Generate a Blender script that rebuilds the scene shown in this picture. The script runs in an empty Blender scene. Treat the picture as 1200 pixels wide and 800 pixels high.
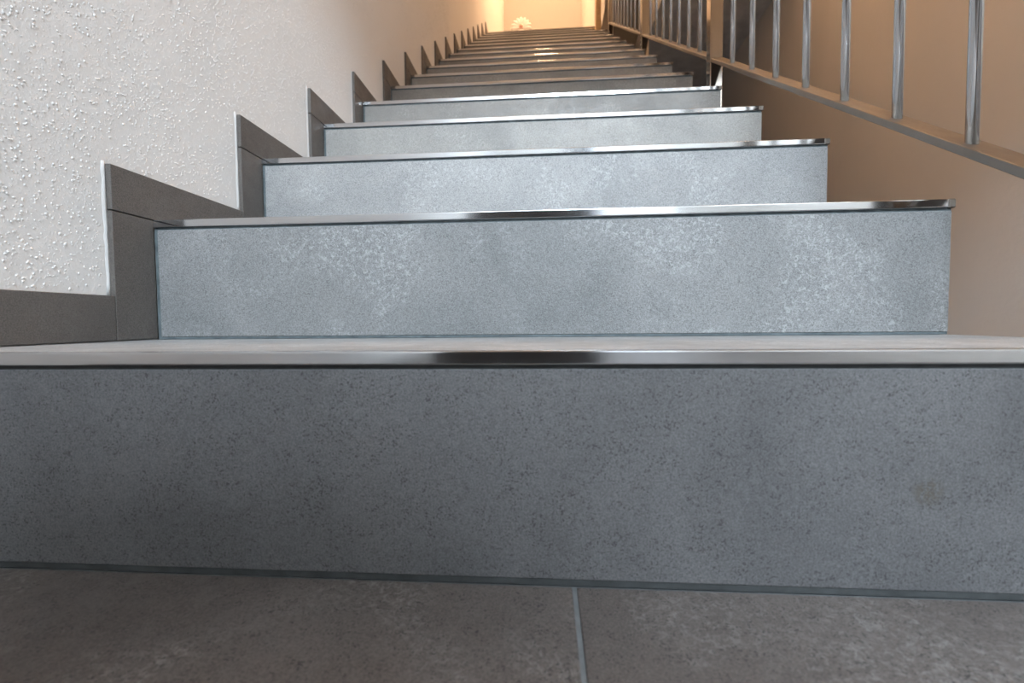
import bpy, bmesh, math, random
from mathutils import Matrix, Vector
random.seed(7)
C = bpy.context.scene.collection

# ------------------------------------------------------------------ camera
F_PX, CX, CY, CZ, YAW, PIT, ROL = 540.87, 0.5381, -0.0946, 0.1974, 0.0742, -0.0442, -0.0089
def basis(a, b, fw):
    c, s = math.cos(ROL), math.sin(ROL); x = c*a - s*b; u = s*a + c*b
    c, s = math.cos(PIT), math.sin(PIT); y = c*fw - s*u; z = s*fw + c*u
    c, s = math.cos(YAW), math.sin(YAW); return Vector((c*x - s*y, s*x + c*y, z))
r_, u_, f_ = basis(1, 0, 0), basis(0, 1, 0), basis(0, 0, 1)
cam = bpy.data.cameras.new('camera'); co = bpy.data.objects.new('camera', cam); C.objects.link(co)
m = Matrix((r_, u_, -f_)).transposed().to_4x4(); m.translation = Vector((CX, CY, CZ)); co.matrix_world = m
cam.sensor_width = 36; cam.lens = 36*F_PX/1200; cam.clip_start = .01
cam.dof.use_dof = True; cam.dof.focus_distance = .62; cam.dof.aperture_fstop = 7.0
bpy.context.scene.camera = co

# ------------------------------------------------------------------ world, light, exposure
w = bpy.data.worlds.new('world'); bpy.context.scene.world = w; w.use_nodes = True
bg = w.node_tree.nodes['Background']; bg.inputs[0].default_value = (.55, .72, 1, 1); bg.inputs[1].default_value = .04
def area(name, loc, target, sx, sy, power, col, spread=180):
    l = bpy.data.lights.new(name, 'AREA'); l.shape = 'RECTANGLE'; l.size = sx; l.size_y = sy
    l.energy = power; l.color = col; l.spread = math.radians(spread)
    o = bpy.data.objects.new(name, l); C.objects.link(o); o.location = loc
    o.rotation_euler = (Vector(target) - Vector(loc)).to_track_quat('-Z', 'Y').to_euler()
    return o
area('window_daylight', (.98, -2.93, 3.15), (.98, 0, 3.15), .9, .6, 292, (.76, .885, 1))
area('door_daylight', (1.3, -2.93, 1.05), (1.3, 0, 1.05), .6, 1.9, 9, (.80, .90, 1))
vs = bpy.context.scene.view_settings
vs.view_transform = 'Standard'; vs.look = 'None'; vs.exposure = 0.0; vs.gamma = 1; vs.use_curve_mapping = False

# ------------------------------------------------------------------ helpers
def tag(o, label=None, cat=None, group=None, kind=None):
    if label: o['label'] = label
    if cat: o['category'] = cat
    if group: o['group'] = group
    if kind: o['kind'] = kind
    return o
def empty(name, loc=(0, 0, 0), parent=None):
    o = bpy.data.objects.new(name, None); C.objects.link(o); o.location = loc; o.parent = parent; o.empty_display_size = .05
    return o
def box(bm, x0, x1, y0, y1, z0, z1, bev=0, seg=1):
    r = bmesh.ops.create_cube(bm, size=1)['verts']
    for v in r:
        v.co = Vector((x0 + (v.co.x+.5)*(x1-x0), y0 + (v.co.y+.5)*(y1-y0), z0 + (v.co.z+.5)*(z1-z0)))
    if bev:
        es = list({e for v in r for e in v.link_edges})
        bmesh.ops.bevel(bm, geom=es, offset=bev, segments=seg, affect='EDGES', profile=.5)
def tube(bm, a, b, r0, r1=None, n=20, cap=True):
    r1 = r0 if r1 is None else r1
    a, b = Vector(a), Vector(b); q = (b-a).to_track_quat('Z', 'Y')
    ra, rb = [], []
    for i in range(n):
        t = 2*math.pi*i/n; d = Vector((math.cos(t), math.sin(t), 0))
        ra.append(bm.verts.new(a + q @ (d*r0))); rb.append(bm.verts.new(b + q @ (d*r1)))
    for i in range(n):
        f = bm.faces.new((ra[i], ra[(i+1) % n], rb[(i+1) % n], rb[i])); f.smooth = True
    if cap: bm.faces.new(ra[::-1]); bm.faces.new(rb)
def link(name, bm, mat, parent=None, loc=(0, 0, 0)):
    me = bpy.data.meshes.new(name)
    bmesh.ops.recalc_face_normals(bm, faces=bm.faces)
    bm.to_mesh(me); bm.free(); me.materials.append(mat)
    o = bpy.data.objects.new(name, me); C.objects.link(o); o.parent = parent; o.location = loc
    return o
def bobj(name, dims, mat, parent=None, bev=0, loc=(0, 0, 0), seg=1):
    bm = bmesh.new(); box(bm, *dims, bev, seg); return link(name, bm, mat, parent, loc)

# ------------------------------------------------------------------ materials
def nt(name):
    m = bpy.data.materials.new(name); m.use_nodes = True; t = m.node_tree
    return m, t, t.nodes['Principled BSDF']
def N(t, kind, **kw):
    n = t.nodes.new(kind)
    for k, v in kw.items():
        if k in n.inputs: n.inputs[k].default_value = v
        else: setattr(n, k, v)
    return n
def ramp(t, src, stops):
    r = t.nodes.new('ShaderNodeValToRGB'); e = r.color_ramp.elements
    while len(e) < len(stops): e.new(.5)
    for i, (p, c) in enumerate(stops):
        e[i].position = p; e[i].color = (c if isinstance(c, tuple) else (c, c, c)) + (1,)
    t.links.new(src, r.inputs[0]); return r.outputs[0]
def mix(t, a, b, fac, mode='MIX'):
    n = t.nodes.new('ShaderNodeMix'); n.data_type = 'RGBA'; n.blend_type = mode
    for s, v in ((n.inputs[6], a), (n.inputs[7], b), (n.inputs[0], fac)):
        if hasattr(v, 'links'): t.links.new(v, s)
        else: s.default_value = v if not isinstance(v, tuple) else v + (1,)
    return n.outputs[2]
def coords(t, rnd=True, scale=(1, 1, 1), space='Object'):
    tc = t.nodes.new('ShaderNodeTexCoord'); mp = t.nodes.new('ShaderNodeMapping'); mp.inputs['Scale'].default_value = scale
    t.links.new(tc.outputs[space], mp.inputs[0])
    if rnd:
        oi = t.nodes.new('ShaderNodeObjectInfo'); mu = t.nodes.new('ShaderNodeMath'); mu.operation = 'MULTIPLY'
        t.links.new(oi.outputs['Random'], mu.inputs[0]); mu.inputs[1].default_value = 37
        t.links.new(mu.outputs[0], mp.inputs['Location'])
    return mp.outputs[0]
def noise(t, vec, scale, detail=4, rough=.6, dist=0):
    n = N(t, 'ShaderNodeTexNoise'); n.inputs['Scale'].default_value = scale; n.inputs['Detail'].default_value = detail
    n.inputs['Roughness'].default_value = rough; n.inputs['Distortion'].default_value = dist
    t.links.new(vec, n.inputs['Vector']); return n.outputs['Fac']
def bump(t, p, h, strength, dist, prev=None):
    b = t.nodes.new('ShaderNodeBump'); b.inputs['Strength'].default_value = strength; b.inputs['Distance'].default_value = dist
    t.links.new(h, b.inputs['Height'])
    if prev: t.links.new(prev, b.inputs['Normal'])
    t.links.new(b.outputs[0], p.inputs['Normal']); return b.outputs[0]

def tile_mat(name, c0, c1, pale, speck=.5, rough=.42, palefac=.5, stain=None):
    m, t, p = nt(name); v = coords(t)
    cloud = ramp(t, noise(t, v, 5, 5, .55, .6), [(.3, c0), (.7, c1)])
    fine = noise(t, v, 700, 3, .75)
    col = mix(t, cloud, ramp(t, fine, [(.35, .4), (.65, 1.5)]), .55, 'MULTIPLY')
    # worn pale clouds with scratchy edges
    zone = ramp(t, noise(t, v, 7, 3, .5, 1.2), [(.48, 0.0), (.62, 1.0)])
    scr = ramp(t, noise(t, v, 190, 5, .75, .8), [(.5, 0.0), (.62, 1.0)])
    pm = mix(t, zone, scr, 1.0, 'MULTIPLY')
    pf = mix(t, (0, 0, 0), pm, palefac)
    col = mix(t, col, pale, pf)
    # dark pits
    pit = ramp(t, noise(t, v, 620, 2, .5), [(.36, 1.0), (.42, 0.0)])
    pz = ramp(t, noise(t, v, 60, 4, .7), [(.40, .15), (.56, 1.0)])
    pf2 = mix(t, (0, 0, 0), mix(t, pit, pz, 1.0, 'MULTIPLY'), speck)
    col = mix(t, col, (.03, .03, .03), pf2)
    if stain:
        tc = t.nodes.new('ShaderNodeTexCoord'); oc = tc.outputs['Object']
        wob = t.nodes.new('ShaderNodeVectorMath'); wob.operation = 'DISTANCE'; wob.inputs[1].default_value = stain
        t.links.new(oc, wob.inputs[0])
        sp = ramp(t, wob.outputs['Value'], [(0.0, 1.0), (.006, .7), (.012, 0.0)])
        sn = ramp(t, noise(t, v, 260, 4, .7), [(.42, 0.0), (.55, 1.0)])
        col = mix(t, col, (.075, .06, .035), mix(t, (0, 0, 0), mix(t, sp, sn, 1.0, 'MULTIPLY'), .8))
    t.links.new(col, p.inputs['Base Color'])
    r = ramp(t, noise(t, v, 30, 5, .7), [(.3, rough-.08), (.7, rough+.14)]); t.links.new(r, p.inputs['Roughness'])
    b = bump(t, p, fine, .35, .0006)
    bump(t, p, scr, .25, .0006, b)
    return m
M = {}
M['tile'] = tile_mat('porcelain_stair_tile', (.26, .265, .27), (.37, .37, .37), (.6, .61, .62), .45, .42, .6)
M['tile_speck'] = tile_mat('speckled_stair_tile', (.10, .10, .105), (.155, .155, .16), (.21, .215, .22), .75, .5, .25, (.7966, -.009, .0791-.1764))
M['tile_warmlit'] = tile_mat('porcelain_stair_tile_warmlit', (.255, .25, .24), (.365, .355, .335), (.56, .55, .53), .35, .42, .5)  # same tile for the upper risers, warm lamplight mixed into its colour
M['tile_shaded'] = tile_mat('porcelain_stair_tile_shaded', (.19, .197, .20), (.27, .272, .275), (.5, .51, .52), .45, .42, .6)  # same tile for the second riser, shade mixed into its colour
M['tile_floor'] = tile_mat('floor_tile_stone', (.10, .086, .08), (.145, .128, .12), (.26, .25, .24), .9, .5, .7)
M['tile_skirt'] = tile_mat('skirting_tile_stone', (.10, .09, .083), (.14, .127, .117), (.2, .19, .18), .35, .5, .25)
def plain(name, col, rough=.8, metal=0, nscale=0, namt=.15, bd=0, bscale=200):
    m, t, p = nt(name); p.inputs['Roughness'].default_value = rough; p.inputs['Metallic'].default_value = metal
    v = coords(t)
    lo = tuple(c*(1-namt) for c in col); hi = tuple(min(1, c*(1+namt)) for c in col)
    t.links.new(ramp(t, noise(t, v, nscale or 8), [(.3, lo), (.7, hi)]), p.inputs['Base Color'])
    if bd: bump(t, p, noise(t, v, bscale, 3), .5, bd)
    return m
M['grout'] = plain('dark_blue_grey_grout', (.11, .135, .145), .8, 0, 60, .3, .0004)
M['grout_dark'] = plain('charcoal_floor_grout', (.05, .055, .057), .8, 0, 60, .3, .0004)
M['joint'] = plain('grey_joint', (.17, .185, .195), .8, 0, 60, .2, .0004)
M['concrete'] = plain('rough_concrete', (.3, .29, .28), .9, 0, 12, .2, .001)
M['caulk'] = plain('white_caulk', (.66, .66, .66), .45, 0, 30, .04, .0006, 60)
M['ceiling'] = plain('ceiling_paint', (.72, .71, .69), .9)
M['jamb'] = plain('varnished_timber', (.55, .36, .18), .5, 0, 20, .2)
M['frame'] = plain('white_frame_paint', (.75, .75, .74), .5)
gl, t, p = nt('clear_glass'); p.inputs['Roughness'].default_value = .02; p.inputs['Transmission Weight'].default_value = 1; M['glass'] = gl
M['porcelain'] = plain('white_porcelain', (.85, .82, .8), .3)
M['pink'] = plain('pink_petal', (.8, .5, .42), .6)

def stucco(name, col, bscale, strength):
    m, t, p = nt(name); v = coords(t, False)
    p.inputs['Roughness'].default_value = .85
    v1 = N(t, 'ShaderNodeTexVoronoi', Scale=bscale); t.links.new(v, v1.inputs['Vector'])
    g = ramp(t, v1.outputs['Distance'], [(.0, 1.0), (.42, 0.0)])
    sel = ramp(t, v1.outputs['Color'], [(.3, 0.0), (.6, 1.0)])
    grains = mix(t, g, sel, 1.0, 'MULTIPLY')
    v2 = N(t, 'ShaderNodeTexVoronoi', Scale=bscale*2.1); t.links.new(v, v2.inputs['Vector'])
    g2 = ramp(t, v2.outputs['Distance'], [(.0, 1.0), (.5, 0.0)])
    c = mix(t, tuple(x*.95 for x in col), tuple(min(1, x*1.03) for x in col), noise(t, v, 3))
    t.links.new(c, p.inputs['Base Color'])
    b = bump(t, p, grains, strength, .0022)
    b = bump(t, p, g2, strength*.6, .0007, b)
    bump(t, p, noise(t, v, 25, 4), .5, .003, b)
    return m
M['wall'] = stucco('grained_white_plaster', (.80, .79, .78), 300.0, .2)
M['wall_tan'] = stucco('tan_landing_plaster', (.34, .325, .30), 330.0, .3)
M['wall_fine'] = stucco('fine_plaster', (.70, .665, .62), 330.0, .3)

def steel(name, col, rough, stretch, streak=.5, con=.8):
    m, t, p = nt(name); p.inputs['Metallic'].default_value = 1
    v = coords(t, True, stretch)
    s = noise(t, v, 60, 5, .7)
    t.links.new(ramp(t, s, [(.3, tuple(c*con for c in col)), (.7, col)]), p.inputs['Base Color'])
    v2 = coords(t, True)
    sm = noise(t, v2, 18, 5, .7)
    t.links.new(ramp(t, sm, [(.35, rough*.85), (.7, rough*1.2)]), p.inputs['Roughness'])
    bump(t, p, s, streak, .00004)
    return m
M['nosing'] = steel('brushed_nosing_steel', (.66, .67, .69), .12, (.04, 1, 1), .3)
M['rail'] = steel('mill_finish_steel', (.33, .30, .27), .4, (1, .1, .1))
M['post'] = steel('dark_satin_steel', (.40, .37, .34), .1, (1, 1, .05), .02, .9)
M['bar'] = steel('polished_steel', (.66, .66, .67), .12, (1, 1, .02), .01, .96)

# ------------------------------------------------------------------ dimensions
D, H, W, S = .2532, .17, 1.0321, .0028
Z1, Y1, Z0 = .1764, .2315, .0047
NS = 17
def ynose(k): return Y1 if k == 1 else k*D
def ztop(k): return Z0 if k == 0 else (Z1 if k == 1 else k*H)
XR = 2.26          # inner face of the wall across the stairwell
YB = 6.27          # wall at the back of the landing
YR = -3.0          # wall behind the camera
ZC = 5.6

# ------------------------------------------------------------------ setting
wl = bobj('wall_left', (-.14, -.008, YR-.1, YB+.1, -.12, ZC), M['wall']); tag(wl, 'white grained plaster wall rising along the left side of the stairs', kind='structure')
wr = bobj('wall_right', (XR, XR+.12, YR-.1, YB+.1, -.12, ZC), M['wall_fine']); tag(wr, 'plain plaster wall across the stairwell behind the steel railing', kind='structure')
wb = bobj('wall_back', (-.008, XR, YB, YB+.1, -.12, ZC), M['wall_tan']); tag(wb, 'warmly lit cream wall behind the top landing', kind='structure')
# wall behind the camera, with a glazed door and a window over it
bm = bmesh.new()
for a in ((-.008, .7, YR-.1, YR, -.12, 2.1), (1.6, XR, YR-.1, YR, -.12, 2.1), (-.008, XR, YR-.1, YR, 2.1, 2.74), (-.008, .53, YR-.1, YR, 2.74, 3.56), (1.43, XR, YR-.1, YR, 2.74, 3.56), (-.008, XR, YR-.1, YR, 3.56, ZC)): box(bm, *a)
tag(link('wall_rear', bm, M['ceiling']), 'plain wall with a glazed door at the foot of the stairs', kind='structure')
ce = bobj('ceiling', (-.14, XR+.12, YR-.1, YB+.1, ZC, ZC+.1), M['ceiling']); tag(ce, kind='structure')
for nm, z0, z1 in (('window_1', 2.74, 3.56), ('door_1', Z0, 2.1)):
    e = empty(nm, (1.15 if nm == 'door_1' else .98, YR-.05, z0)); tag(e, kind='structure')
    bm = bmesh.new(); hh = z1-z0
    for a in ((-.45, -.4, -.03, .03, 0, hh), (.4, .45, -.03, .03, 0, hh), (-.4, .4, -.03, .03, 0, .05), (-.4, .4, -.03, .03, hh-.05, hh)): box(bm, *a, .003)
    link('frame', bm, M['frame'], e)
    bobj('pane', (-.4, .4, -.005, .005, .05, hh-.05), M['glass'], e)
# lintel over the foot of the stairs, behind the camera
LY, LZ = -.45, 1.87
bm = bmesh.new(); box(bm, -.008, XR, LY-.12, LY, LZ, ZC)
tag(link('trim_2', bm, M['ceiling']), 'plaster lintel wall over the foot of the stairs', kind='structure')

# floor: tiles on a bed
fl = bobj('floor', (-.008, XR, YR, Y1+S+.01, -.12, Z0-.0015), M['joint']); tag(fl, 'grey brown stone floor tiles at the foot of the stairs', kind='structure')
XJ = .5575
tw, td = .60, .60
xs = [XJ-tw, XJ, XJ+tw, XJ+2*tw, XJ+3*tw]
yy = Y1+S-.0045; rows = []
while yy > YR+.05:
    rows.append((max(YR, yy-td), yy + (.005 if not rows else 0))); yy -= td
for i in range(len(xs)-1):
    for (a, b) in rows:
        x0 = max(xs[i]+.0017, 0); x1 = min(xs[i+1]-.0017, XR)
        if x1-x0 < .02: continue
        bobj('floor_tile', (x0, x1, a+.0012, b-.0012, Z0-.012, Z0), M['tile_floor'], fl, .0006)
ls = bobj('floor', (1.42, XR, 3.3, YB, 2.6, NS*H), M['ceiling']); tag(ls, 'upper floor slab over the stairwell at the right of the landing', kind='structure')
fr = bobj('floor', (W+.06, XR, Y1+S+.01, YB, -.12, Z0-.004), M['tile_floor']); tag(fr, 'floor of the stairwell beside the stairs', kind='structure')

# ------------------------------------------------------------------ staircase
st = empty('staircase'); tag(st, 'long straight tiled staircase with steel edged grey steps climbing to a landing', 'staircase')
tone = {1: 'tile_speck', 2: 'tile_shaded'}
for k in range(1, NS+1):
    y, z, zb = ynose(k), ztop(k), ztop(k-1)
    yn = ynose(k+1) if k < NS else YB
    fy = y+S
    x0, x1 = 0, W
    core = bobj('step', (0, W-.005, 0, (yn-y)+(.012 if k < NS else -.0125), -(z-zb)-(.0 if k == 1 else .11), -.011), M['concrete'], st, 0, (0, y+S+.009, z))
    # sub-parts in the step's own frame
    def L(a, b, c, d, e, f): return (a, b, c-(y+S+.009), d-(y+S+.009), e-z, f-z)
    bobj('riser_tile', L(.0045, W-.0025, fy, fy+.009, zb+(.0048 if k == 1 else .0032), z-.0135), M[tone.get(k, 'tile' if k == 3 else 'tile_warmlit')], core, .0007)
    bm = bmesh.new()
    box(bm, *L(0, .0045, fy+.0009, fy+.009, zb, z-.0105)); box(bm, *L(.0045, W-.003, fy+.0009, fy+.009, zb, zb+(.0048 if k == 1 else .0032))); box(bm, *L(.0045, W-.003, fy+.0009, fy+.009, z-.0135, z-.0103))
    link('grout', bm, M['grout' if k > 1 else 'grout_dark'], core)
    tx = [(0, W-.001)] if k < NS else [(0, .52), (.523, W-.001)]
    for a, b in tx:
        t0 = y+.0085 if a < W else fy+.009
        bobj('tread_tile', L(a+.0005, b-.0005, t0, yn+S-.0005 if k < NS else YB-.0005, z-.0103, z-.0003), M['tile_floor' if k > 30 else 'tile'], core, .0005)
    bm = bmesh.new(); box(bm, *L(.0005, W-.0085, y, y+.008, z-.0102, z), .0012, 3)
    for f in bm.faces: f.smooth = False
    nz = link('nosing_trim', bm, M['nosing'], core)
    bobj('end_cap', L(W-.008, W, y-.0002, y+.0082, z-.0104, z+.0002), M['rail'], core, .0012)

# ------------------------------------------------------------------ skirting tiles, left
bl = empty('baseboard_left'); tag(bl, 'stepped skirting of dark stone tiles along the left wall', kind='structure')
TH, HS, SW = .009, .057, .0615
for k in range(0, NS+1):
    z = ztop(k)
    ya = (ynose(k)+S-SW) if k else YR
    yb = (ynose(k+1)+S-SW) if k < NS else YB
    bobj('skirting_tile', (-.0082, .0001, ya+.0006, yb-.0006, z+.0008, z+HS), M['tile_skirt'], bl, .0006)
    if k:
        zb = ztop(k-1)
        bobj('skirting_tile', (-.0082, .0001, ya, ynose(k)+S-.0005, zb+.001, z-.0008), M['tile_skirt'], bl, .0006)
        # smooth bead of filler where plaster meets the tile's front edge
        bm = bmesh.new(); n = 14; ring = []
        z0b = zb+HS if k > 0 else zb; z1b = z+HS+.003
        for i in range(n+1):
            t = i/n; wv = random.uniform(-.0012, .0012); zz = z0b+(z1b-z0b)*t
            ring.append([bm.verts.new((-.0085, ya-.0042+wv, zz)), bm.verts.new((-.0076, ya-.0032+wv*.8, zz)), bm.verts.new((-.0068, ya-.0014+wv*.4, zz)), bm.verts.new((-.0062, ya, zz)), bm.verts.new((-.0085, ya, zz))])
        for i in range(n):
            for j in range(5):
                f = bm.faces.new((ring[i][j], ring[i][(j+1) % 5], ring[i+1][(j+1) % 5], ring[i+1][j])); f.smooth = True
        bm.faces.new(ring[0][::-1]); bm.faces.new(ring[-1])
        link('filler_bead', bm, M['caulk'], bl)
# raised plaster grains on the near part of the left wall
import numpy as np
rng = np.random.default_rng(5)
n = 150000
gy = rng.uniform(.12, 2.6, n); gz = rng.uniform(.18, 2.0, n)
floor_z = np.where(gy < 2*D+S-SW, Z1, np.floor((gy-S+SW)/D)*H) + HS
keep = (gz > floor_z+.004) & (gz < .35+gy*.92+.35)
ph = np.sin(gy*23+np.sin(gz*17)*2)+np.sin(gz*29+np.cos(gy*31)*2)
keep &= rng.uniform(0, 1, n) < .72+.16*ph
front = ((gy-S+SW) % D) > D-.009
keep &= ~(front & (gz < floor_z+H+.004))
gy, gz = gy[keep], gz[keep]; n = len(gy)
rad = rng.uniform(.0007, .0019, n); hgt = rad*rng.uniform(.3, .58, n)
an = np.linspace(0, 2*np.pi, 7)[:-1]
jit = rng.uniform(.75, 1.25, (n, 6))
P = np.zeros((n, 13, 3))
P[:, 0:6, 0] = -.0083; P[:, 0:6, 1] = gy[:, None]+rad[:, None]*np.cos(an)*jit; P[:, 0:6, 2] = gz[:, None]+rad[:, None]*np.sin(an)*jit
P[:, 6:12, 0] = -.008+.7*hgt[:, None]; P[:, 6:12, 1] = gy[:, None]+.68*rad[:, None]*np.cos(an)*jit; P[:, 6:12, 2] = gz[:, None]+.68*rad[:, None]*np.sin(an)*jit
P[:, 12, 0] = -.008+hgt; P[:, 12, 1] = gy; P[:, 12, 2] = gz
fs = []
for i in range(6):
    j = (i+1) % 6
    fs += [(i, j, 6+j), (i, 6+j, 6+i), (6+i, 6+j, 12)]
F = (np.array(fs)[None]+13*np.arange(n)[:, None, None]).reshape(-1, 3)
me = bpy.data.meshes.new('plaster_grains')
me.vertices.add(n*13); me.vertices.foreach_set('co', P.ravel())
me.loops.add(F.size); me.loops.foreach_set('vertex_index', F.ravel().astype(np.int32))
me.polygons.add(len(F)); me.polygons.foreach_set('loop_start', np.arange(0, F.size, 3, dtype=np.int32))
me.update(calc_edges=True); me.polygons.foreach_set('use_smooth', np.ones(len(F), dtype=bool))
me.materials.append(M['wall']); go = bpy.data.objects.new('plaster_grains', me); C.objects.link(go); go.parent = wl; go['kind'] = 'stuff'

# ------------------------------------------------------------------ railing
XC = W+.0205
SL = H/D
rl = empty('stair_railing', (XC, 1.387, 0)); tag(rl, 'steel railing with round balusters along the open right side of the stairs', 'railing')
def znl(y): return y*SL                       # nosing line
posts = [.3742, 1.387, 2.3998, 3.657]
RH = .92
def lp(x, y, z): return (x-XC, y-1.387, z)
for y in posts:
    zt = znl(y)
    bm = bmesh.new(); box(bm, -.0185, .0185, y-.0185-1.387, y+.0185-1.387, zt-.21 if y > 1 else Z0, zt+RH, .0025, 2)
    link('post', bm, M['post'], rl)
ysb = []
for i in range(len(posts)-1):
    n = 7 if i < 2 else 9
    a, b = posts[i], posts[i+1]; sp = .1225 
    g = (b-a-sp*(n-1))/2
    for j in range(n): ysb.append(a+g+sp*j)
RT = .063            # top of the flat bar above the nosing line, measured vertically
bm = bmesh.new(); tube(bm, (0, 0, 0), (0, 0, RH-RT-.02), .0066, n=20); me0 = link('baluster', bm, M['bar'], rl, lp(XC, ysb[0], znl(ysb[0])+RT-.006))
for y in ysb[1:]:
    c = me0.copy(); C.objects.link(c); c.parent = rl; c.location = lp(XC, y, znl(y)+RT-.006)
# flat bars between posts, and handrail
def raked(name, ya, yb, zoff, half, th, mat, bev=.001):
    bm = bmesh.new(); vs_ = []
    r = bmesh.ops.create_cube(bm, size=1)['verts']
    for v in r:
        y = ya if v.co.y < 0 else yb
        v.co = Vector((v.co.x*2*half, y-1.387, znl(y)+zoff-(th if v.co.z < 0 else 0)))
    bmesh.ops.bevel(bm, geom=bm.edges[:], offset=bev, segments=2, affect='EDGES', profile=.5)
    return link(name, bm, mat, rl)
for i in range(len(posts)-1):
    raked('bottom_rail', posts[i]+.0185, posts[i+1]-.0185, RT, .0185, .0125, M['rail'])
raked('top_rail', posts[0]+.0185, posts[-1]-.0185, RH-.02, .0185, .0125, M['rail']) if False else None
bm = bmesh.new(); a = (0, posts[0]-.15-1.387, znl(posts[0]-.15)+RH+.02); b = (0, posts[-1]+.06-1.387, znl(posts[-1]+.06)+RH+.02)
tube(bm, a, b, .0212, n=28); link('handrail', bm, M['bar'], rl)
# slanting flat strut at the head of the railing
bm = bmesh.new()
zL = NS*H
for (xa, xb, zz) in ((.992, 1.056, 15*H-.0), (1.20, 1.264, 15*H+1.0)):
    for yy_ in (3.80, 3.83):
        bm.verts.new((xa-XC, yy_-1.387, zz)); bm.verts.new((xb-XC, yy_-1.387, zz))
bmesh.ops.convex_hull(bm, input=bm.verts[:]); link('strut', bm, M['rail'], rl)

# ------------------------------------------------------------------ top of the stairs
tr = bobj('trim_1', (.957, .998, 3.81, 3.90, 15*H, ZC), M['jamb'], None, .003); tag(tr, 'warm timber edge post at the right of the top landing', kind='structure')
wt = bobj('wall_landing', (1.036, 1.09, 3.91, YB, 2.2, ZC), M['wall_fine']); tag(wt, 'narrow cream wall end beside the top landing', kind='structure')

# pale ornament on the landing
oz = NS*H
orn = empty('ornament', (.30, 4.75, oz)); tag(orn, 'small pale ornament with pink centre standing on the top landing at left', 'ornament')
bm = bmesh.new(); tube(bm, (0, 0, 0), (0, 0, .22), .035, .05, 20); tube(bm, (0, 0, .22), (0, 0, .27), .05, .028, 20); link('vase', bm, M['porcelain'], orn)
for i in range(9):
    t = 2*math.pi*i/9; bm = bmesh.new()
    bmesh.ops.create_uvsphere(bm, u_segments=12, v_segments=8, radius=1)
    for v in bm.verts: v.co = Vector((v.co.x*.022, v.co.y*.010, v.co.z*.055+.05))
    for f in bm.faces: f.smooth = True
    o = link('petal', bm, M['porcelain'], orn); o.location = (0, 0, .30); o.rotation_euler = (.0, math.radians(-95+i*190/8), 0)
bm = bmesh.new(); bmesh.ops.create_icosphere(bm, subdivisions=2, radius=.022); link('flower_centre', bm, M['pink'], orn, (0, -.02, .30))

# ceiling lamp over the landing
lamp = empty('ceiling_lamp', (.55, 4.3, ZC)); tag(lamp, 'round warm ceiling lamp above the top landing', 'lamp')
bm = bmesh.new(); tube(bm, (0, 0, -.03), (0, 0, 0), .15, n=32); link('base', bm, M['frame'], lamp)
dm, t, p = nt('glowing_opal_glass'); p.inputs['Base Color'].default_value = (.9, .8, .65, 1); p.inputs['Emission Color'].default_value = (1, .62, .3, 1); p.inputs['Emission Strength'].default_value = 12
bm = bmesh.new(); bmesh.ops.create_uvsphere(bm, u_segments=24, v_segments=12, radius=.13)
for v in bm.verts: v.co.z = v.co.z*.5-.05
link('diffuser', bm, dm, lamp)
l = bpy.data.lights.new('lamp_glow', 'POINT'); l.energy = 195; l.color = (1, .60, .33); l.shadow_soft_size = .12
lo = bpy.data.objects.new('lamp_glow', l); C.objects.link(lo); lo.location = (.55, 4.3, ZC-.5)

# added unseen blocker behind the camera, darkens the lowest riser
M['shell'] = plain('dark_blocker_shell', (.035, .035, .04), .5, 0, 60, .2, .0003)
sc = empty('shade_blocker', (.465, -.72, Z0)); tag(sc, 'added dark case-shaped blocker behind the camera, shading the lowest step', 'shade_blocker')
bobj('shell', (-.22, .22, -.13, .15, .05, .93), M['shell'], sc, .05, seg=4)
for x in (-.16, .16):
    for y in (-.09, .11):
        bm = bmesh.new(); tube(bm, (x-.012, y, .025), (x+.012, y, .025), .025, n=20); link('wheel', bm, M['shell'], sc)
        bobj('caster', (x-.014, x+.014, y-.014, y+.014, .03, .056), M['shell'], sc)
bm = bmesh.new(); tube(bm, (-.09, 0, .925), (-.09, 0, .96), .008); tube(bm, (.09, 0, .925), (.09, 0, .96), .008); tube(bm, (-.1, 0, .96), (.1, 0, .96), .012); link('handle', bm, M['shell'], sc)

# added fill globe, out of frame, to warm the right wall and stairwell
PX, PY, PZ = 1.65, 1.2, 2.35
pl = empty('fill_globe', (PX, PY, ZC)); tag(pl, 'added unseen globe on a cord giving warm fill light right of the railing', 'lamp')
bm = bmesh.new(); tube(bm, (0, 0, -.03), (0, 0, 0), .06, n=24); tube(bm, (0, 0, PZ+.16-ZC), (0, 0, -.03), .003, n=8); link('cord', bm, M['frame'], pl)
gm, t, p = nt('fill_globe_glow'); p.inputs['Base Color'].default_value = (.9, .8, .65, 1); p.inputs['Emission Color'].default_value = (1, .60, .32, 1); p.inputs['Emission Strength'].default_value = 12
bm = bmesh.new(); bmesh.ops.create_uvsphere(bm, u_segments=32, v_segments=16, radius=.15)
for v in bm.verts: v.co.z += PZ-ZC
for f in bm.faces: f.smooth = True
link('globe', bm, gm, pl)
